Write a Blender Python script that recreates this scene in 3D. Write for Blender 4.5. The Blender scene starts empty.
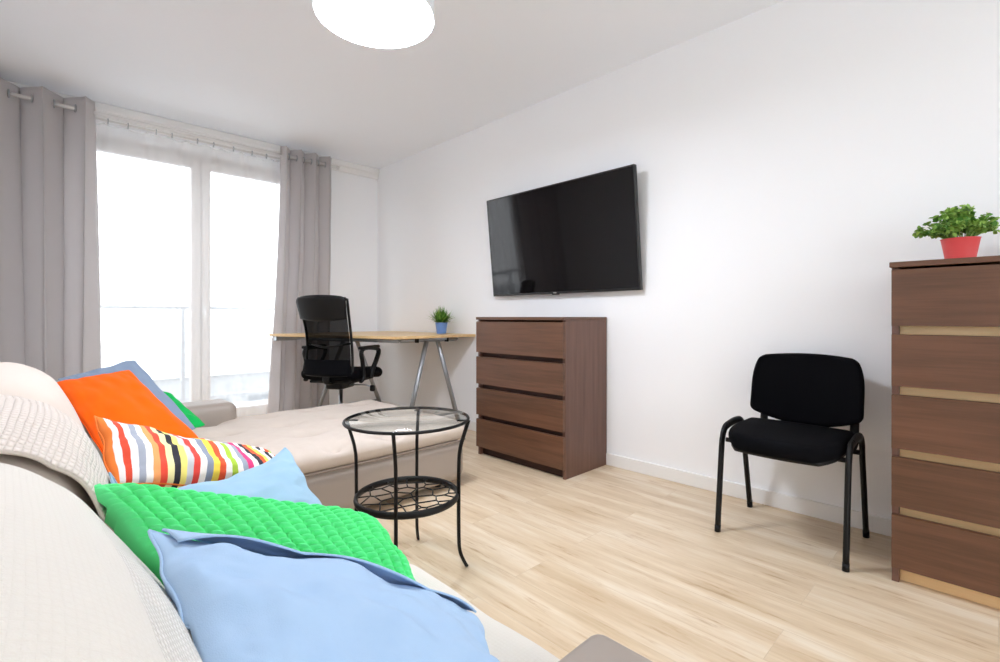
import bpy, bmesh, math, random
from mathutils import Vector, Matrix, noise
random.seed(7)
PI = math.pi
C = bpy.context.scene.collection
V = Vector

# ------------------------------------------------------------------ materials
def lin(h):
    h = h.lstrip('#')
    o = []
    for i in (0, 2, 4):
        c = int(h[i:i+2], 16) / 255
        o.append(c / 12.92 if c <= .04045 else ((c + .055) / 1.055) ** 2.4)
    return (o[0], o[1], o[2], 1)

class NT:
    def __init__(s, name):
        s.m = bpy.data.materials.new(name); s.m.use_nodes = True
        s.t = s.m.node_tree; s.t.nodes.clear()
        s.out = s.n('ShaderNodeOutputMaterial')
    def n(s, typ, **kw):
        nd = s.t.nodes.new(typ)
        for k, v in kw.items():
            if k.startswith('i_'):
                key = k[2:]
                nd.inputs[int(key) if key.isdigit() else key.replace('_', ' ')].default_value = v
            else: setattr(nd, k, v)
        return nd
    def l(s, a, b): s.t.links.new(a, b)
    def coord(s, kind, scale=(1, 1, 1), rot=(0, 0, 0)):
        tc = s.n('ShaderNodeTexCoord'); mp = s.n('ShaderNodeMapping')
        mp.inputs['Scale'].default_value = scale; mp.inputs['Rotation'].default_value = rot
        s.l(tc.outputs[kind], mp.inputs['Vector']); return mp.outputs[0]
    def ramp(s, fac, stops, interp='LINEAR'):
        r = s.n('ShaderNodeValToRGB'); cr = r.color_ramp; cr.interpolation = interp
        while len(cr.elements) < len(stops): cr.elements.new(.5)
        for e, (p, c) in zip(cr.elements, stops): e.position = p; e.color = c
        s.l(fac, r.inputs[0]); return r.outputs[0]
    def mix(s, fac, a, b, typ='MIX'):
        x = s.n('ShaderNodeMix', data_type='RGBA', blend_type=typ)
        for val, idx in ((fac, 0), (a, 6), (b, 7)):
            if hasattr(val, 'is_output'): s.l(val, x.inputs[idx])
            else: x.inputs[idx].default_value = val
        return x.outputs[2]
    def noise(s, vec, scale, detail=3, rough=.5):
        x = s.n('ShaderNodeTexNoise'); x.inputs['Scale'].default_value = scale
        x.inputs['Detail'].default_value = detail; x.inputs['Roughness'].default_value = rough
        s.l(vec, x.inputs['Vector']); return x.outputs[0]
    def math(s, op, a, b=None):
        x = s.n('ShaderNodeMath', operation=op)
        for i, v in enumerate((a, b)):
            if v is None: continue
            if hasattr(v, 'is_output'): s.l(v, x.inputs[i])
            else: x.inputs[i].default_value = v
        return x.outputs[0]
    def bump(s, h, strength=.3, dist=.01):
        b = s.n('ShaderNodeBump'); b.inputs['Strength'].default_value = strength
        b.inputs['Distance'].default_value = dist; s.l(h, b.inputs['Height']); return b.outputs[0]
    def pbr(s, col, rough=.5, metal=0, normal=None, **kw):
        p = s.n('ShaderNodeBsdfPrincipled')
        if hasattr(col, 'is_output'): s.l(col, p.inputs['Base Color'])
        else: p.inputs['Base Color'].default_value = col
        p.inputs['Roughness'].default_value = rough; p.inputs['Metallic'].default_value = metal
        for k, v in kw.items(): p.inputs[k.replace('_', ' ')].default_value = v
        if normal is not None: s.l(normal, p.inputs['Normal'])
        return p.outputs[0]
    def done(s, sh): s.l(sh, s.out.inputs[0]); return s.m

def plain(name, hexc, rough=.5, metal=0, nscale=0, bump=.1, dist=.002, **kw):
    t = NT(name); nrm = None
    if nscale:
        co = t.coord('Object'); nrm = t.bump(t.noise(co, nscale), bump, dist)
    return t.done(t.pbr(lin(hexc), rough, metal, nrm, **kw))

def fabric(name, hexc, var=.06, scale=900, bump=.25, dist=.001, rough=.95, hex2=None, sheen=.05, spec=.2):
    """woven cloth: fine thread bump and faint tone variation in the weave"""
    t = NT(name); co = t.coord('Object')
    base = lin(hexc); d = lin(hex2) if hex2 else tuple(c * (1 - var) for c in base[:3]) + (1,)
    n1 = t.noise(co, 25, 4)
    col = t.mix(n1, d, base)
    n2 = t.noise(co, scale, 2)
    return t.done(t.pbr(col, rough, 0, t.bump(n2, bump, dist), Sheen_Weight=sheen, Specular_IOR_Level=spec))

def wood(name, c1, c2, axis, rough=.4, coat=0, fine=1.0):
    t = NT(name)
    sc = [28 * fine, 28 * fine, 28 * fine]; sc[axis] = 1.6
    co = t.coord('Object', sc)
    n1 = t.noise(co, 1.0, 5, .6)
    sc2 = [160, 160, 160]; sc2[axis] = 5
    n2 = t.noise(t.coord('Object', sc2), 1.0, 3, .6)
    f = t.math('ADD', t.math('MULTIPLY', n1, .75), t.math('MULTIPLY', n2, .25))
    col = t.ramp(f, [(.34, lin(c1)), (.66, lin(c2))])
    return t.done(t.pbr(col, rough, 0, t.bump(n2, .08, .001), Coat_Weight=coat))

M = {}
M['wall'] = plain('wall_paint', '#f9fafc', .9, 0, 220, .05, .001)
M['ceil'] = plain('ceiling_paint', '#f7faff', .95, 0, 200, .04, .001)
M['white'] = plain('white_paint', '#f2f1ef', .45)
M['pvc'] = plain('white_plastic_frame', '#d2ccc8', .35)
M['dwood'] = wood('brown_wood_along', '#533827', '#6f4b37', 1)
M['dwoodv'] = wood('brown_wood_upright', '#5c4035', '#745346', 2)
M['recess'] = plain('dark_recess', '#3a1f16', .7)
M['beech'] = wood('pale_beech', '#e0ba88', '#edcd9d', 1)
M['desk'] = wood('desk_birch', '#d9b27c', '#e6c795', 1, .35)
M['steel'] = plain('brushed_steel', '#b9bcbf', .32, 1)
M['silver'] = plain('silver_lacquer', '#a9adb1', .4, .7)
M['rod'] = plain('satin_nickel_rod', '#e4e2df', .35, .35)
M['black'] = plain('black_plastic', '#09090a', .45, Specular_IOR_Level=.3)
M['blackmetal'] = plain('black_powder_coat', '#090808', .5, Specular_IOR_Level=.3)
M['blackcloth'] = fabric('black_cloth', '#07070b', .2, 900, .2, sheen=0, spec=.12)
M['leatherette'] = plain('black_leatherette', '#080809', .42, 0, 300, .15, .001, Specular_IOR_Level=.35)
M['screen'] = plain('tv_screen', '#0c090a', .05, 0, Specular_IOR_Level=.35)
M['bezel'] = plain('tv_bezel', '#1b1a1b', .35)
M['taupe'] = plain('taupe_leather', '#9e9288', .5, 0, 260, .12, .001)
M['beige'] = fabric('beige_cloth', '#d2c6bb', .06, 700, .3, .0015, hex2='#c9bbaf')
M['tuft_shade'] = fabric('tuft_shade_cloth', '#b3a69c', .06, 700, .3)  # darker beige, stands in for shade in the tuft dimples
M['piping'] = fabric('brown_piping', '#8d7f73', .1)
M['beige2'] = fabric('pale_beige_cloth', '#dccfc4', .05, 700, .3, .0015)
M['blue'] = fabric('light_blue_linen', '#abc4df', .1, 800, .3, hex2='#9fbbda')
M['blue2'] = fabric('sky_blue_linen', '#9bbcd2', .1, 800, .3)
M['greyblue'] = fabric('grey_blue_linen', '#8797ad', .1, 800, .3)
M['orange'] = fabric('orange_cotton', '#ff6600', .05, 800, .2, hex2='#fa5f00')
M['green'] = fabric('bright_green_plush', '#66ee94', .12, 600, .3)
M['green2'] = fabric('green_cotton', '#15b054', .08, 800, .2)
M['redpot'] = plain('coral_red_glaze', '#ee5656', .4)
M['bluepot'] = plain('blue_glaze', '#6f96d6', .4)
M['soil'] = plain('potting_soil', '#3a2a1e', .95)
M['concrete'] = plain('pale_concrete', '#a9acaf', .9)
M['logo'] = plain('silver_mark', '#b9b9b9', .3, .6)

def leaf_mat(name, a, b):
    t = NT(name); g = t.n('ShaderNodeNewGeometry')
    col = t.mix(g.outputs['Random Per Island'], lin(a), lin(b))
    d = t.pbr(col, .5); tr = t.n('ShaderNodeBsdfTranslucent'); t.l(col, tr.inputs[0])
    mx = t.n('ShaderNodeMixShader'); mx.inputs[0].default_value = .2
    t.l(d, mx.inputs[1]); t.l(tr.outputs[0], mx.inputs[2]); return t.done(mx.outputs[0])
M['leaf'] = leaf_mat('round_leaf_green', '#44802c', '#b2d46a')
M['grass'] = leaf_mat('blade_leaf_green', '#306a20', '#8dba50')

def floor_mat():
    t = NT('oak_laminate')
    tc = t.n('ShaderNodeTexCoord')
    mp = t.n('ShaderNodeMapping'); mp.inputs['Rotation'].default_value = (0, 0, PI/2)
    t.l(tc.outputs['Object'], mp.inputs[0])
    b = t.n('ShaderNodeTexBrick'); t.l(mp.outputs[0], b.inputs['Vector'])
    b.offset = .37; b.inputs['Scale'].default_value = 1
    b.inputs['Brick Width'].default_value = 1.3; b.inputs['Row Height'].default_value = .193
    b.inputs['Mortar Size'].default_value = .0012; b.inputs['Mortar Smooth'].default_value = .3
    b.inputs['Color1'].default_value = (0, 0, 0, 1); b.inputs['Color2'].default_value = (1, 1, 1, 1)
    b.inputs['Mortar'].default_value = (.5, .5, .5, 1)
    sep = t.math('MULTIPLY', b.outputs['Color'], 7.3)
    cb = t.n('ShaderNodeCombineXYZ'); t.l(sep, cb.inputs[0]); t.l(sep, cb.inputs[1])
    va = t.n('ShaderNodeVectorMath', operation='ADD'); t.l(tc.outputs['Object'], va.inputs[0]); t.l(cb.outputs[0], va.inputs[1])
    m1 = t.n('ShaderNodeMapping'); m1.inputs['Scale'].default_value = (9, .9, 1); t.l(va.outputs[0], m1.inputs[0])
    n1 = t.noise(m1.outputs[0], 1.3, 5, .62)
    m2 = t.n('ShaderNodeMapping'); m2.inputs['Scale'].default_value = (90, 3, 1); t.l(va.outputs[0], m2.inputs[0])
    n2 = t.noise(m2.outputs[0], 1, 3, .6)
    m3 = t.n('ShaderNodeMapping'); m3.inputs['Scale'].default_value = (14, 1.5, 1); t.l(va.outputs[0], m3.inputs[0])
    n3 = t.noise(m3.outputs[0], 2.3, 6, .7)
    base = t.ramp(n1, [(.3, lin('#cfb694')), (.5, lin('#e0cbae')), (.68, lin('#eddfca'))])
    fine = t.ramp(n2, [(.3, (.92, .9, .88, 1)), (.6, (1, 1, 1, 1))])
    col = t.mix(.8, base, fine, 'MULTIPLY')
    streak = t.ramp(n3, [(.31, (.55, .42, .3, 1)), (.385, (.86, .79, .71, 1)), (.46, (1, 1, 1, 1))])
    col = t.mix(.7, col, streak, 'MULTIPLY')
    tone = t.ramp(b.outputs['Color'], [(0, (.955, .945, .93, 1)), (1, (1.0, 1.0, 1.0, 1))])
    col = t.mix(1, col, tone, 'MULTIPLY')
    col = t.mix(t.math('MULTIPLY', b.outputs['Fac'], .2), col, lin('#8d7355'))
    inv = t.math('SUBTRACT', 1.0, b.outputs['Fac'])
    return t.done(t.pbr(col, .42, 0, t.bump(inv, .15, .001), Specular_IOR_Level=.4))
M['floor'] = floor_mat()

def throw_mat(name, base, dark, su, sv, strength, patches=False):
    """knitted waffle throw: rows of raised cells following the UV of the cloth (metres)"""
    t = NT(name); co = t.coord('UV')
    sep = t.n('ShaderNodeSeparateXYZ'); t.l(co, sep.inputs[0])
    a = t.math('ABSOLUTE', t.math('SINE', t.math('MULTIPLY', sep.outputs[0], PI / su)))
    b = t.math('ABSOLUTE', t.math('SINE', t.math('MULTIPLY', sep.outputs[1], PI / sv)))
    h = t.math('POWER', t.math('MULTIPLY', a, b), .6)
    if patches:
        w = t.math('GREATER_THAN', t.math('SINE', t.math('MULTIPLY', sep.outputs[0], 2 * PI / .42)), patches)
        h = t.math('MULTIPLY', h, t.math('ADD', t.math('MULTIPLY', w, .85), .15))
    n = t.noise(co, 500, 2)
    h2 = t.math('ADD', h, t.math('MULTIPLY', n, .35))
    col = t.mix(h, lin(dark), lin(base))
    return t.done(t.pbr(col, .95, 0, t.bump(h2, strength, .004), Sheen_Weight=.2))
M['throw'] = throw_mat('cream_knit', '#ebe6de', '#ded7cd', .007, .011, .7, .1)
M['throw2'] = throw_mat('blush_knit', '#e6dad0', '#dccfc4', .010, .014, .9, .0)

def stripe_mat():
    t = NT('striped_cotton'); co = t.coord('UV')
    sep = t.n('ShaderNodeSeparateXYZ'); t.l(co, sep.inputs[0])
    cols = ['#f08030','#e8e4e0','#d9482c','#e8e4e0','#9fa4b0','#efe9e2','#f0a060','#e84a34','#f4e6a8','#2c2a33',
            '#f2e27a','#c9c6c8','#e2443a','#f7efe8','#8c93a3','#f2d44e','#e8562f','#f4ece4','#a6c23c','#eee7df','#9aa0ad',
            '#e23d7a','#f5efe9','#302c36','#e65a30','#f0d860','#f4eee6','#2d2a33','#f4ece4','#e8562f','#a3c84a','#efe9e2']
    n = len(cols)
    return t.done(t.pbr(t.ramp(sep.outputs[0], [(i / n, lin(c)) for i, c in enumerate(cols)], 'CONSTANT'), .9, 0,
                        t.bump(t.noise(t.coord('Object'), 800), .2, .001)))
M['stripe'] = stripe_mat()

def thin_glass(name, tint=(1, 1, 1, 1), refl=1.0):
    t = NT(name); lw = t.n('ShaderNodeLayerWeight'); lw.inputs[0].default_value = .5; fz = t.math('ADD', t.math('MULTIPLY', t.math('POWER', lw.outputs['Facing'], 5.0), .92), .05)
    tr = t.n('ShaderNodeBsdfTransparent'); tr.inputs[0].default_value = tint
    gl = t.n('ShaderNodeBsdfGlossy'); gl.inputs['Roughness'].default_value = .01
    mx = t.n('ShaderNodeMixShader'); t.l(t.math('MULTIPLY', fz, refl), mx.inputs[0])
    t.l(tr.outputs[0], mx.inputs[1]); t.l(gl.outputs[0], mx.inputs[2]); return t.done(mx.outputs[0])
M['glass'] = thin_glass('window_glass', (1, 1, 1, 1), .5)
M['tableglass'] = thin_glass('table_glass', (.965, .985, .975, 1), .55)
M['glassedge'] = plain('green_glass_edge', '#6f8a80', .1)

def see_through(name, hexc, clear, transl, rough=.9, scale=0):
    t = NT(name); col = lin(hexc)
    d = t.n('ShaderNodeBsdfDiffuse'); d.inputs[0].default_value = col
    tl = t.n('ShaderNodeBsdfTranslucent'); tl.inputs[0].default_value = col
    m1 = t.n('ShaderNodeMixShader'); m1.inputs[0].default_value = transl
    t.l(d.outputs[0], m1.inputs[1]); t.l(tl.outputs[0], m1.inputs[2])
    tr = t.n('ShaderNodeBsdfTransparent')
    m2 = t.n('ShaderNodeMixShader'); m2.inputs[0].default_value = clear
    t.l(m1.outputs[0], m2.inputs[1]); t.l(tr.outputs[0], m2.inputs[2]); return t.done(m2.outputs[0])
M['sheer'] = see_through('sheer_voile', '#fbfbfb', .62, .2)
M['curtain'] = see_through('grey_curtain_cloth', '#dcd8d8', 0, .34)
M['mesh'] = see_through('chair_mesh', '#0b0b0c', .06, .05)
def emit(name, hexc, s):
    t = NT(name); e = t.n('ShaderNodeEmission'); e.inputs[0].default_value = lin(hexc); e.inputs[1].default_value = s
    return t.done(e.outputs[0])
M['diffuser'] = emit('lit_diffuser', '#eef4ff', 54)
M['shade'] = plain('white_lamp_shade', '#eceef1', .9)

# ------------------------------------------------------------------ mesh helpers
class MB:
    def __init__(s): s.v = []; s.f = []; s.uv = None; s.sm = []
    def add(s, vs, fs, smooth=True):
        o = len(s.v); s.v += [V(p) for p in vs]; s.f += [[i + o for i in f] for f in fs]; s.sm += [smooth] * len(fs); return s
    def box(s, x0, x1, y0, y1, z0, z1, bev=.0025, seg=2):
        bm = bmesh.new(); bmesh.ops.create_cube(bm, size=1)
        for v in bm.verts: v.co = V(((x0+x1)/2 + v.co.x*(x1-x0), (y0+y1)/2 + v.co.y*(y1-y0), (z0+z1)/2 + v.co.z*(z1-z0)))
        b = min(bev, .45 * min(abs(x1-x0), abs(y1-y0), abs(z1-z0)))
        if b > 0: bmesh.ops.bevel(bm, geom=bm.edges[:], offset=b, segments=seg, affect='EDGES', profile=.5)
        bm.verts.index_update()
        s.add([v.co.copy() for v in bm.verts], [[v.index for v in f.verts] for f in bm.faces], False); bm.free(); return s
    def rbox(s, x0, x1, y0, y1, z0, z1, r, n=(12, 12, 6), fn=None):
        """rounded box with dense faces; fn(co, normal) may move points (soft things)"""
        lo = V((x0, y0, z0)); hi = V((x1, y1, z1)); verts = {}; vl = []; fl = []
        def rr(a): return min(r, .4999 * (hi[a] - lo[a]))
        def samp(a, k):
            # ticks concentrated at the rounded ends
            N = n[a]; e = max(3, min(N // 4, 8)); ra = rr(a); L = hi[a] - lo[a]
            if k <= e: return lo[a] + ra * (1 - math.cos(k / e * PI / 2)) if False else lo[a] + ra * k / e
            if k >= N - e: return hi[a] - ra * (N - k) / e
            return lo[a] + ra + (L - 2 * ra) * (k - e) / (N - 2 * e)
        def vert(i, j, k):
            if (i, j, k) in verts: return verts[(i, j, k)]
            p = V((samp(0, i), samp(1, j), samp(2, k)))
            q = V([min(max(p[a], lo[a] + rr(a)), hi[a] - rr(a)) for a in range(3)])
            d = p - q; m = V([d[a] / rr(a) for a in range(3)])
            # cube->sphere mapping of the corner
            x, y, z = m; sx = x*math.sqrt(max(0, 1-y*y/2-z*z/2+y*y*z*z/3)); sy = y*math.sqrt(max(0, 1-x*x/2-z*z/2+x*x*z*z/3)); sz = z*math.sqrt(max(0, 1-x*x/2-y*y/2+x*x*y*y/3))
            nn = V((sx, sy, sz)); p = q + V((sx * rr(0), sy * rr(1), sz * rr(2)))
            if fn: p = fn(p, nn)
            verts[(i, j, k)] = len(vl); vl.append(p); return len(vl) - 1
        nx, ny, nz = n
        for i in range(nx):
            for j in range(ny):
                fl.append([vert(i, j, 0), vert(i, j+1, 0), vert(i+1, j+1, 0), vert(i+1, j, 0)])
                fl.append([vert(i, j, nz), vert(i+1, j, nz), vert(i+1, j+1, nz), vert(i, j+1, nz)])
        for i in range(nx):
            for k in range(nz):
                fl.append([vert(i, 0, k), vert(i+1, 0, k), vert(i+1, 0, k+1), vert(i, 0, k+1)])
                fl.append([vert(i, ny, k), vert(i, ny, k+1), vert(i+1, ny, k+1), vert(i+1, ny, k)])
        for j in range(ny):
            for k in range(nz):
                fl.append([vert(0, j, k), vert(0, j, k+1), vert(0, j+1, k+1), vert(0, j+1, k)])
                fl.append([vert(nx, j, k), vert(nx, j+1, k), vert(nx, j+1, k+1), vert(nx, j, k+1)])
        return s.add(vl, fl)
    def tube(s, pts, r, seg=10, closed=False, flat=(1, 1), up=None):
        pts = [V(p) for p in pts]; n = len(pts); rs = r if isinstance(r, (list, tuple)) else [r] * n
        vs = []; fs = []; prev = None
        for i, p in enumerate(pts):
            if closed: t = pts[(i+1) % n] - pts[i-1]
            else: t = pts[min(i+1, n-1)] - pts[max(i-1, 0)]
            t.normalize()
            if prev is None:
                a = V(up) if up else (V((0, 0, 1)) if abs(t.z) < .9 else V((1, 0, 0)))
            else: a = prev
            u = (a - t * a.dot(t)).normalized(); w = t.cross(u); prev = u
            for k in range(seg):
                an = 2 * PI * k / seg
                vs.append(p + u * (rs[i] * flat[0] * math.cos(an)) + w * (rs[i] * flat[1] * math.sin(an)))
        m = n if closed else n - 1
        for i in range(m):
            for k in range(seg):
                a, b = i * seg, ((i+1) % n) * seg
                fs.append([a + k, a + (k+1) % seg, b + (k+1) % seg, b + k])
        if not closed:
            fs.append(list(range(seg))[::-1]); fs.append([(n-1) * seg + k for k in range(seg)])
        return s.add(vs, fs)
    def lathe(s, prof, c=(0, 0, 0), seg=32, caps=True):
        c = V(c); vs = []; fs = []
        for r, z in prof:
            for k in range(seg):
                a = 2 * PI * k / seg; vs.append(c + V((r * math.cos(a), r * math.sin(a), z)))
        for i in range(len(prof) - 1):
            for k in range(seg):
                fs.append([i*seg + k, i*seg + (k+1) % seg, (i+1)*seg + (k+1) % seg, (i+1)*seg + k])
        if caps:
            fs.append(list(range(seg))[::-1]); fs.append([(len(prof)-1)*seg + k for k in range(seg)])
        return s.add(vs, fs)
    def sheet(s, fn, nu, nv, uv=True):
        """fn(a,b) -> point for a,b in 0..1"""
        vs = [fn(i / nu, j / nv) for i in range(nu + 1) for j in range(nv + 1)]
        fs = [[i*(nv+1)+j, (i+1)*(nv+1)+j, (i+1)*(nv+1)+j+1, i*(nv+1)+j+1] for i in range(nu) for j in range(nv)]
        if uv:
            s.uv = s.uv or {}; o = len(s.v)
            for i in range(nu + 1):
                for j in range(nv + 1): s.uv[o + i*(nv+1)+j] = (i / nu, j / nv)
        return s.add(vs, fs)
    def prism(s, poly, z0, z1, bev=.002):
        bm = bmesh.new(); vs = [bm.verts.new((x, y, z0)) for x, y in poly]; f = bm.faces.new(vs)
        r = bmesh.ops.extrude_face_region(bm, geom=[f])
        for e in r['geom']:
            if isinstance(e, bmesh.types.BMVert): e.co.z = z1
        bmesh.ops.recalc_face_normals(bm, faces=bm.faces[:])
        if bev: bmesh.ops.bevel(bm, geom=[e for e in bm.edges if abs(e.verts[0].co.z - e.verts[1].co.z) < 1e-6], offset=bev, segments=2, affect='EDGES')
        bm.verts.index_update(); s.add([v.co.copy() for v in bm.verts], [[v.index for v in f.verts] for f in bm.faces], False); bm.free(); return s
    def xf(s, mat):
        s.v = [mat @ p for p in s.v]; return s

def wloc(o):
    p = V((0, 0, 0))
    while o is not None: p += V(o.location); o = o.parent
    return p

def obj(name, mb, mat, parent=None, local=False, solid=0, sub=0, angle=None):
    off = V((0, 0, 0)) if (local or parent is None) else wloc(parent)
    me = bpy.data.meshes.new(name); me.from_pydata([tuple(p - off) for p in mb.v], [], mb.f)
    me.polygons.foreach_set('use_smooth', mb.sm)
    if mb.uv:
        ul = me.uv_layers.new(name='UVMap')
        for lp in me.loops: ul.data[lp.index].uv = mb.uv.get(lp.vertex_index, (0, 0))
    me.validate(); me.update()
    bm = bmesh.new(); bm.from_mesh(me); bmesh.ops.recalc_face_normals(bm, faces=bm.faces[:]); bm.to_mesh(me); bm.free()
    o = bpy.data.objects.new(name, me); C.objects.link(o); me.materials.append(M[mat])
    if parent: o.parent = parent
    if solid: md = o.modifiers.new('thickness', 'SOLIDIFY'); md.thickness = solid; md.offset = 0
    if sub: md = o.modifiers.new('smooth', 'SUBSURF'); md.levels = md.render_levels = sub
    return o

def tag(o, label, cat, group=None):
    o['label'] = label; o['category'] = cat
    if group: o['group'] = group
    return o
def thing(name, label, cat, loc=(0, 0, 0), rz=0, group=None):
    o = bpy.data.objects.new(name, None); C.objects.link(o); o.location = loc; o.rotation_euler = (0, 0, rz); o.empty_display_size = .1
    return tag(o, label, cat, group)
def struct(name, mb, mat, parent=None):
    o = obj(name, mb, mat, parent)
    if parent is None: o['kind'] = 'structure'
    return o
def fbm(p, s=1.0): return noise.noise(V(p) * s)
def bez(pts, n=12):
    """Catmull-Rom through points"""
    P = [V(p) for p in pts]; out = []
    for i in range(len(P) - 1):
        p0, p1, p2, p3 = P[max(i-1, 0)], P[i], P[i+1], P[min(i+2, len(P)-1)]
        for k in range(n):
            t = k / n
            out.append(.5 * ((2*p1) + (p2-p0)*t + (2*p0-5*p1+4*p2-p3)*t*t + (3*p1-p0-3*p2+p3)*t**3))
    out.append(P[-1]); return out

# ------------------------------------------------------------------ room
WX, FY, CZ = 2.83, 4.87, 2.65        # right wall, window wall, ceiling
LX, NY = -.52, -2.3
struct('floor', MB().box(LX - .15, WX + .15, NY - .15, FY + .15, -.12, 0, 0), 'floor')
struct('ceiling', MB().box(LX - .15, WX + .15, NY - .15, FY + .25, CZ, CZ + .12, 0), 'ceil')
struct('wall_right', MB().box(WX, WX + .15, NY - .15, FY + .25, 0, CZ, 0), 'wall')
struct('wall_left', MB().box(LX - .15, LX, NY - .15, FY + .25, 0, CZ, 0), 'wall')
NX0, NX1, NZ0, NZ1 = -.2, 2.5, .25, 2.35     # added window, unseen behind the camera, lets in fill daylight
w = MB(); w.box(LX, NX0, NY - .15, NY, 0, CZ, 0); w.box(NX1, WX, NY - .15, NY, 0, CZ, 0); w.box(NX0, NX1, NY - .15, NY, NZ1, CZ, 0); w.box(NX0, NX1, NY - .15, NY, 0, NZ0, 0)
struct('wall_near', w, 'wall')
WX0, WX1, WZ1 = .12, 2.06, 2.435
w = MB(); w.box(LX, WX0, FY, FY + .25, 0, CZ, 0); w.box(WX1, WX, FY, FY + .25, 0, CZ, 0); w.box(WX0, WX1, FY, FY + .25, WZ1, CZ, 0)
struct('wall_far', w, 'wall')
struct('baseboard_right', MB().box(WX - .014, WX, NY, FY, 0, .08, .004), 'white')
struct('baseboard_far', MB().box(WX1 + .02, WX - .014, FY - .014, FY, 0, .08, .004), 'white')
# plaster moulding where the window wall meets the ceiling
t1 = MB(); t1.box(LX, WX, FY - .05, FY, CZ - .06, CZ, .012, 3); t1.box(LX, WX, FY - .03, FY, CZ - .115, CZ - .05, .01, 3)
struct('trim_1', t1, 'white')

# balcony window: outer frame, two sashes, panes, handle
fr = MB(); yw0, yw1 = FY + .06, FY + .14
for b in ((WX0, WX0 + .06, 0, WZ1), (WX1 - .06, WX1, 0, WZ1)): fr.box(b[0], b[1], yw0, yw1, b[2], b[3], .006)
fr.box(WX0, WX1, yw0, yw1, WZ1 - .06, WZ1, .006); fr.box(WX0, WX1, yw0, yw1, 0, .07, .006)
wf = struct('window_1', fr, 'pvc')
xm = 1.113
for a, b in ((WX0 + .055, xm - .003), (xm + .003, WX1 - .055)):
    sb = MB(); y0, y1 = yw0 - .02, yw0 + .05; st = .072; zb, zt = .065, WZ1 - .055
    sb.box(a, a + st, y0, y1, zb, zt, .006); sb.box(b - st, b, y0, y1, zb, zt, .006)
    sb.box(a + st, b - st, y0, y1, zb, zb + .1, .006); sb.box(a + st, b - st, y0, y1, zt - st, zt, .006)
    s_ = obj('sash', sb, 'pvc', wf)
    obj('pane', MB().box(a + st - .008, b - st + .008, y0 + .03, y0 + .038, zb + .09, zt - st + .008, 0), 'glass', s_)
h = MB(); h.box(1.115, 1.145, yw0 - .034, yw0 - .02, 1.02, 1.10, .004); h.tube([(1.13, yw0 - .03, 1.075), (1.13, yw0 - .065, 1.075), (1.13, yw0 - .067, .96)], .009, 8)
obj('window_handle', h, 'white', wf)

fr = MB(); y0, y1 = NY - .12, NY - .05
for i in range(4):
    x = NX0 + (NX1 - NX0 - .06) * i / 3; fr.box(x, x + .06, y0, y1, NZ0, NZ1, .006)
fr.box(NX0, NX1, y0, y1, NZ0, NZ0 + .06, .006); fr.box(NX0, NX1, y0, y1, NZ1 - .06, NZ1, .006)
w2 = struct('added_fill_window', fr, 'pvc')  # added out of view to light the room from behind
for i in range(3):
    x = NX0 + (NX1 - NX0 - .06) * i / 3
    obj('pane', MB().box(x + .055, x + .06 + (NX1 - NX0 - .06) / 3 - .055, y0 + .03, y0 + .038, NZ0 + .055, NZ1 - .055, 0), 'glass', w2)

# ------------------------------------------------------------------ outside
o = obj('balcony_floor', MB().box(-2.0, 4.6, FY + .25, 6.35, -.2, -.02, .01), 'concrete'); o['kind'] = 'structure'
rl = thing('balcony_railing', 'slim metal balcony railing outside the window', 'railing', (1.2, 6.25, -.02))
obj('top_rail', MB().tube([(-1.9, 6.25, 1.105), (4.5, 6.25, 1.105)], .022, 10), 'silver', rl)
obj('bottom_rail', MB().tube([(-1.9, 6.25, .1), (4.5, 6.25, .1)], .014, 8), 'silver', rl)
for k in range(7):
    x = -1.85 + k * 1.03
    obj('post', MB().box(x - .02, x + .02, 6.23, 6.27, -.02, 1.095, .003), 'silver', rl)
M['frost'] = see_through('frosted_panel', '#d9e0e4', .45, .6)
for k in range(6):
    x = -1.85 + k * 1.03
    obj('infill_panel', MB().box(x + .05, x + .98, 6.245, 6.253, .14, 1.0, .001), 'glass', rl)
M['ground'] = plain('pale_paving', '#b6babd', .95)
g = obj('ground', MB().box(-120, 160, -300, 300, -12.3, -12, 0), 'ground'); g['kind'] = 'structure'
def building(x0, x1, y0, y1, z1, label, nwx, nwz):
    r = thing('apartment_building', label, 'building', ((x0+x1)/2, (y0+y1)/2, -12))
    obj('wall', MB().box(x0, x1, y0, y1, -12, z1, .05), 'bwall', r)
    obj('parapet', MB().box(x0 - .3, x1 + .3, y0 - .3, y1 + .3, z1, z1 + .6, .05), 'white', r)
    for i in range(nwx):
        for j in range(nwz):
            xx = x0 + (i + .5) * (x1 - x0) / nwx; zz = z1 - 2.2 - j * 3
            obj('window', MB().box(xx - .6, xx + .6, y0 - .06, y0 + .05, zz - .7, zz + .7, .02), 'bwin', r)
M['bwall'] = plain('pale_render', '#8d9092', .9); M['bwin'] = plain('dark_glazing', '#5d656b', .3)
building(5, 17, 34, 44, -2.6, 'far apartment block behind the right half of the balcony railing', 5, 3)
building(-9, 3, 46, 55, -1.2, 'far apartment block behind the left half of the balcony railing', 5, 3)

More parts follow.
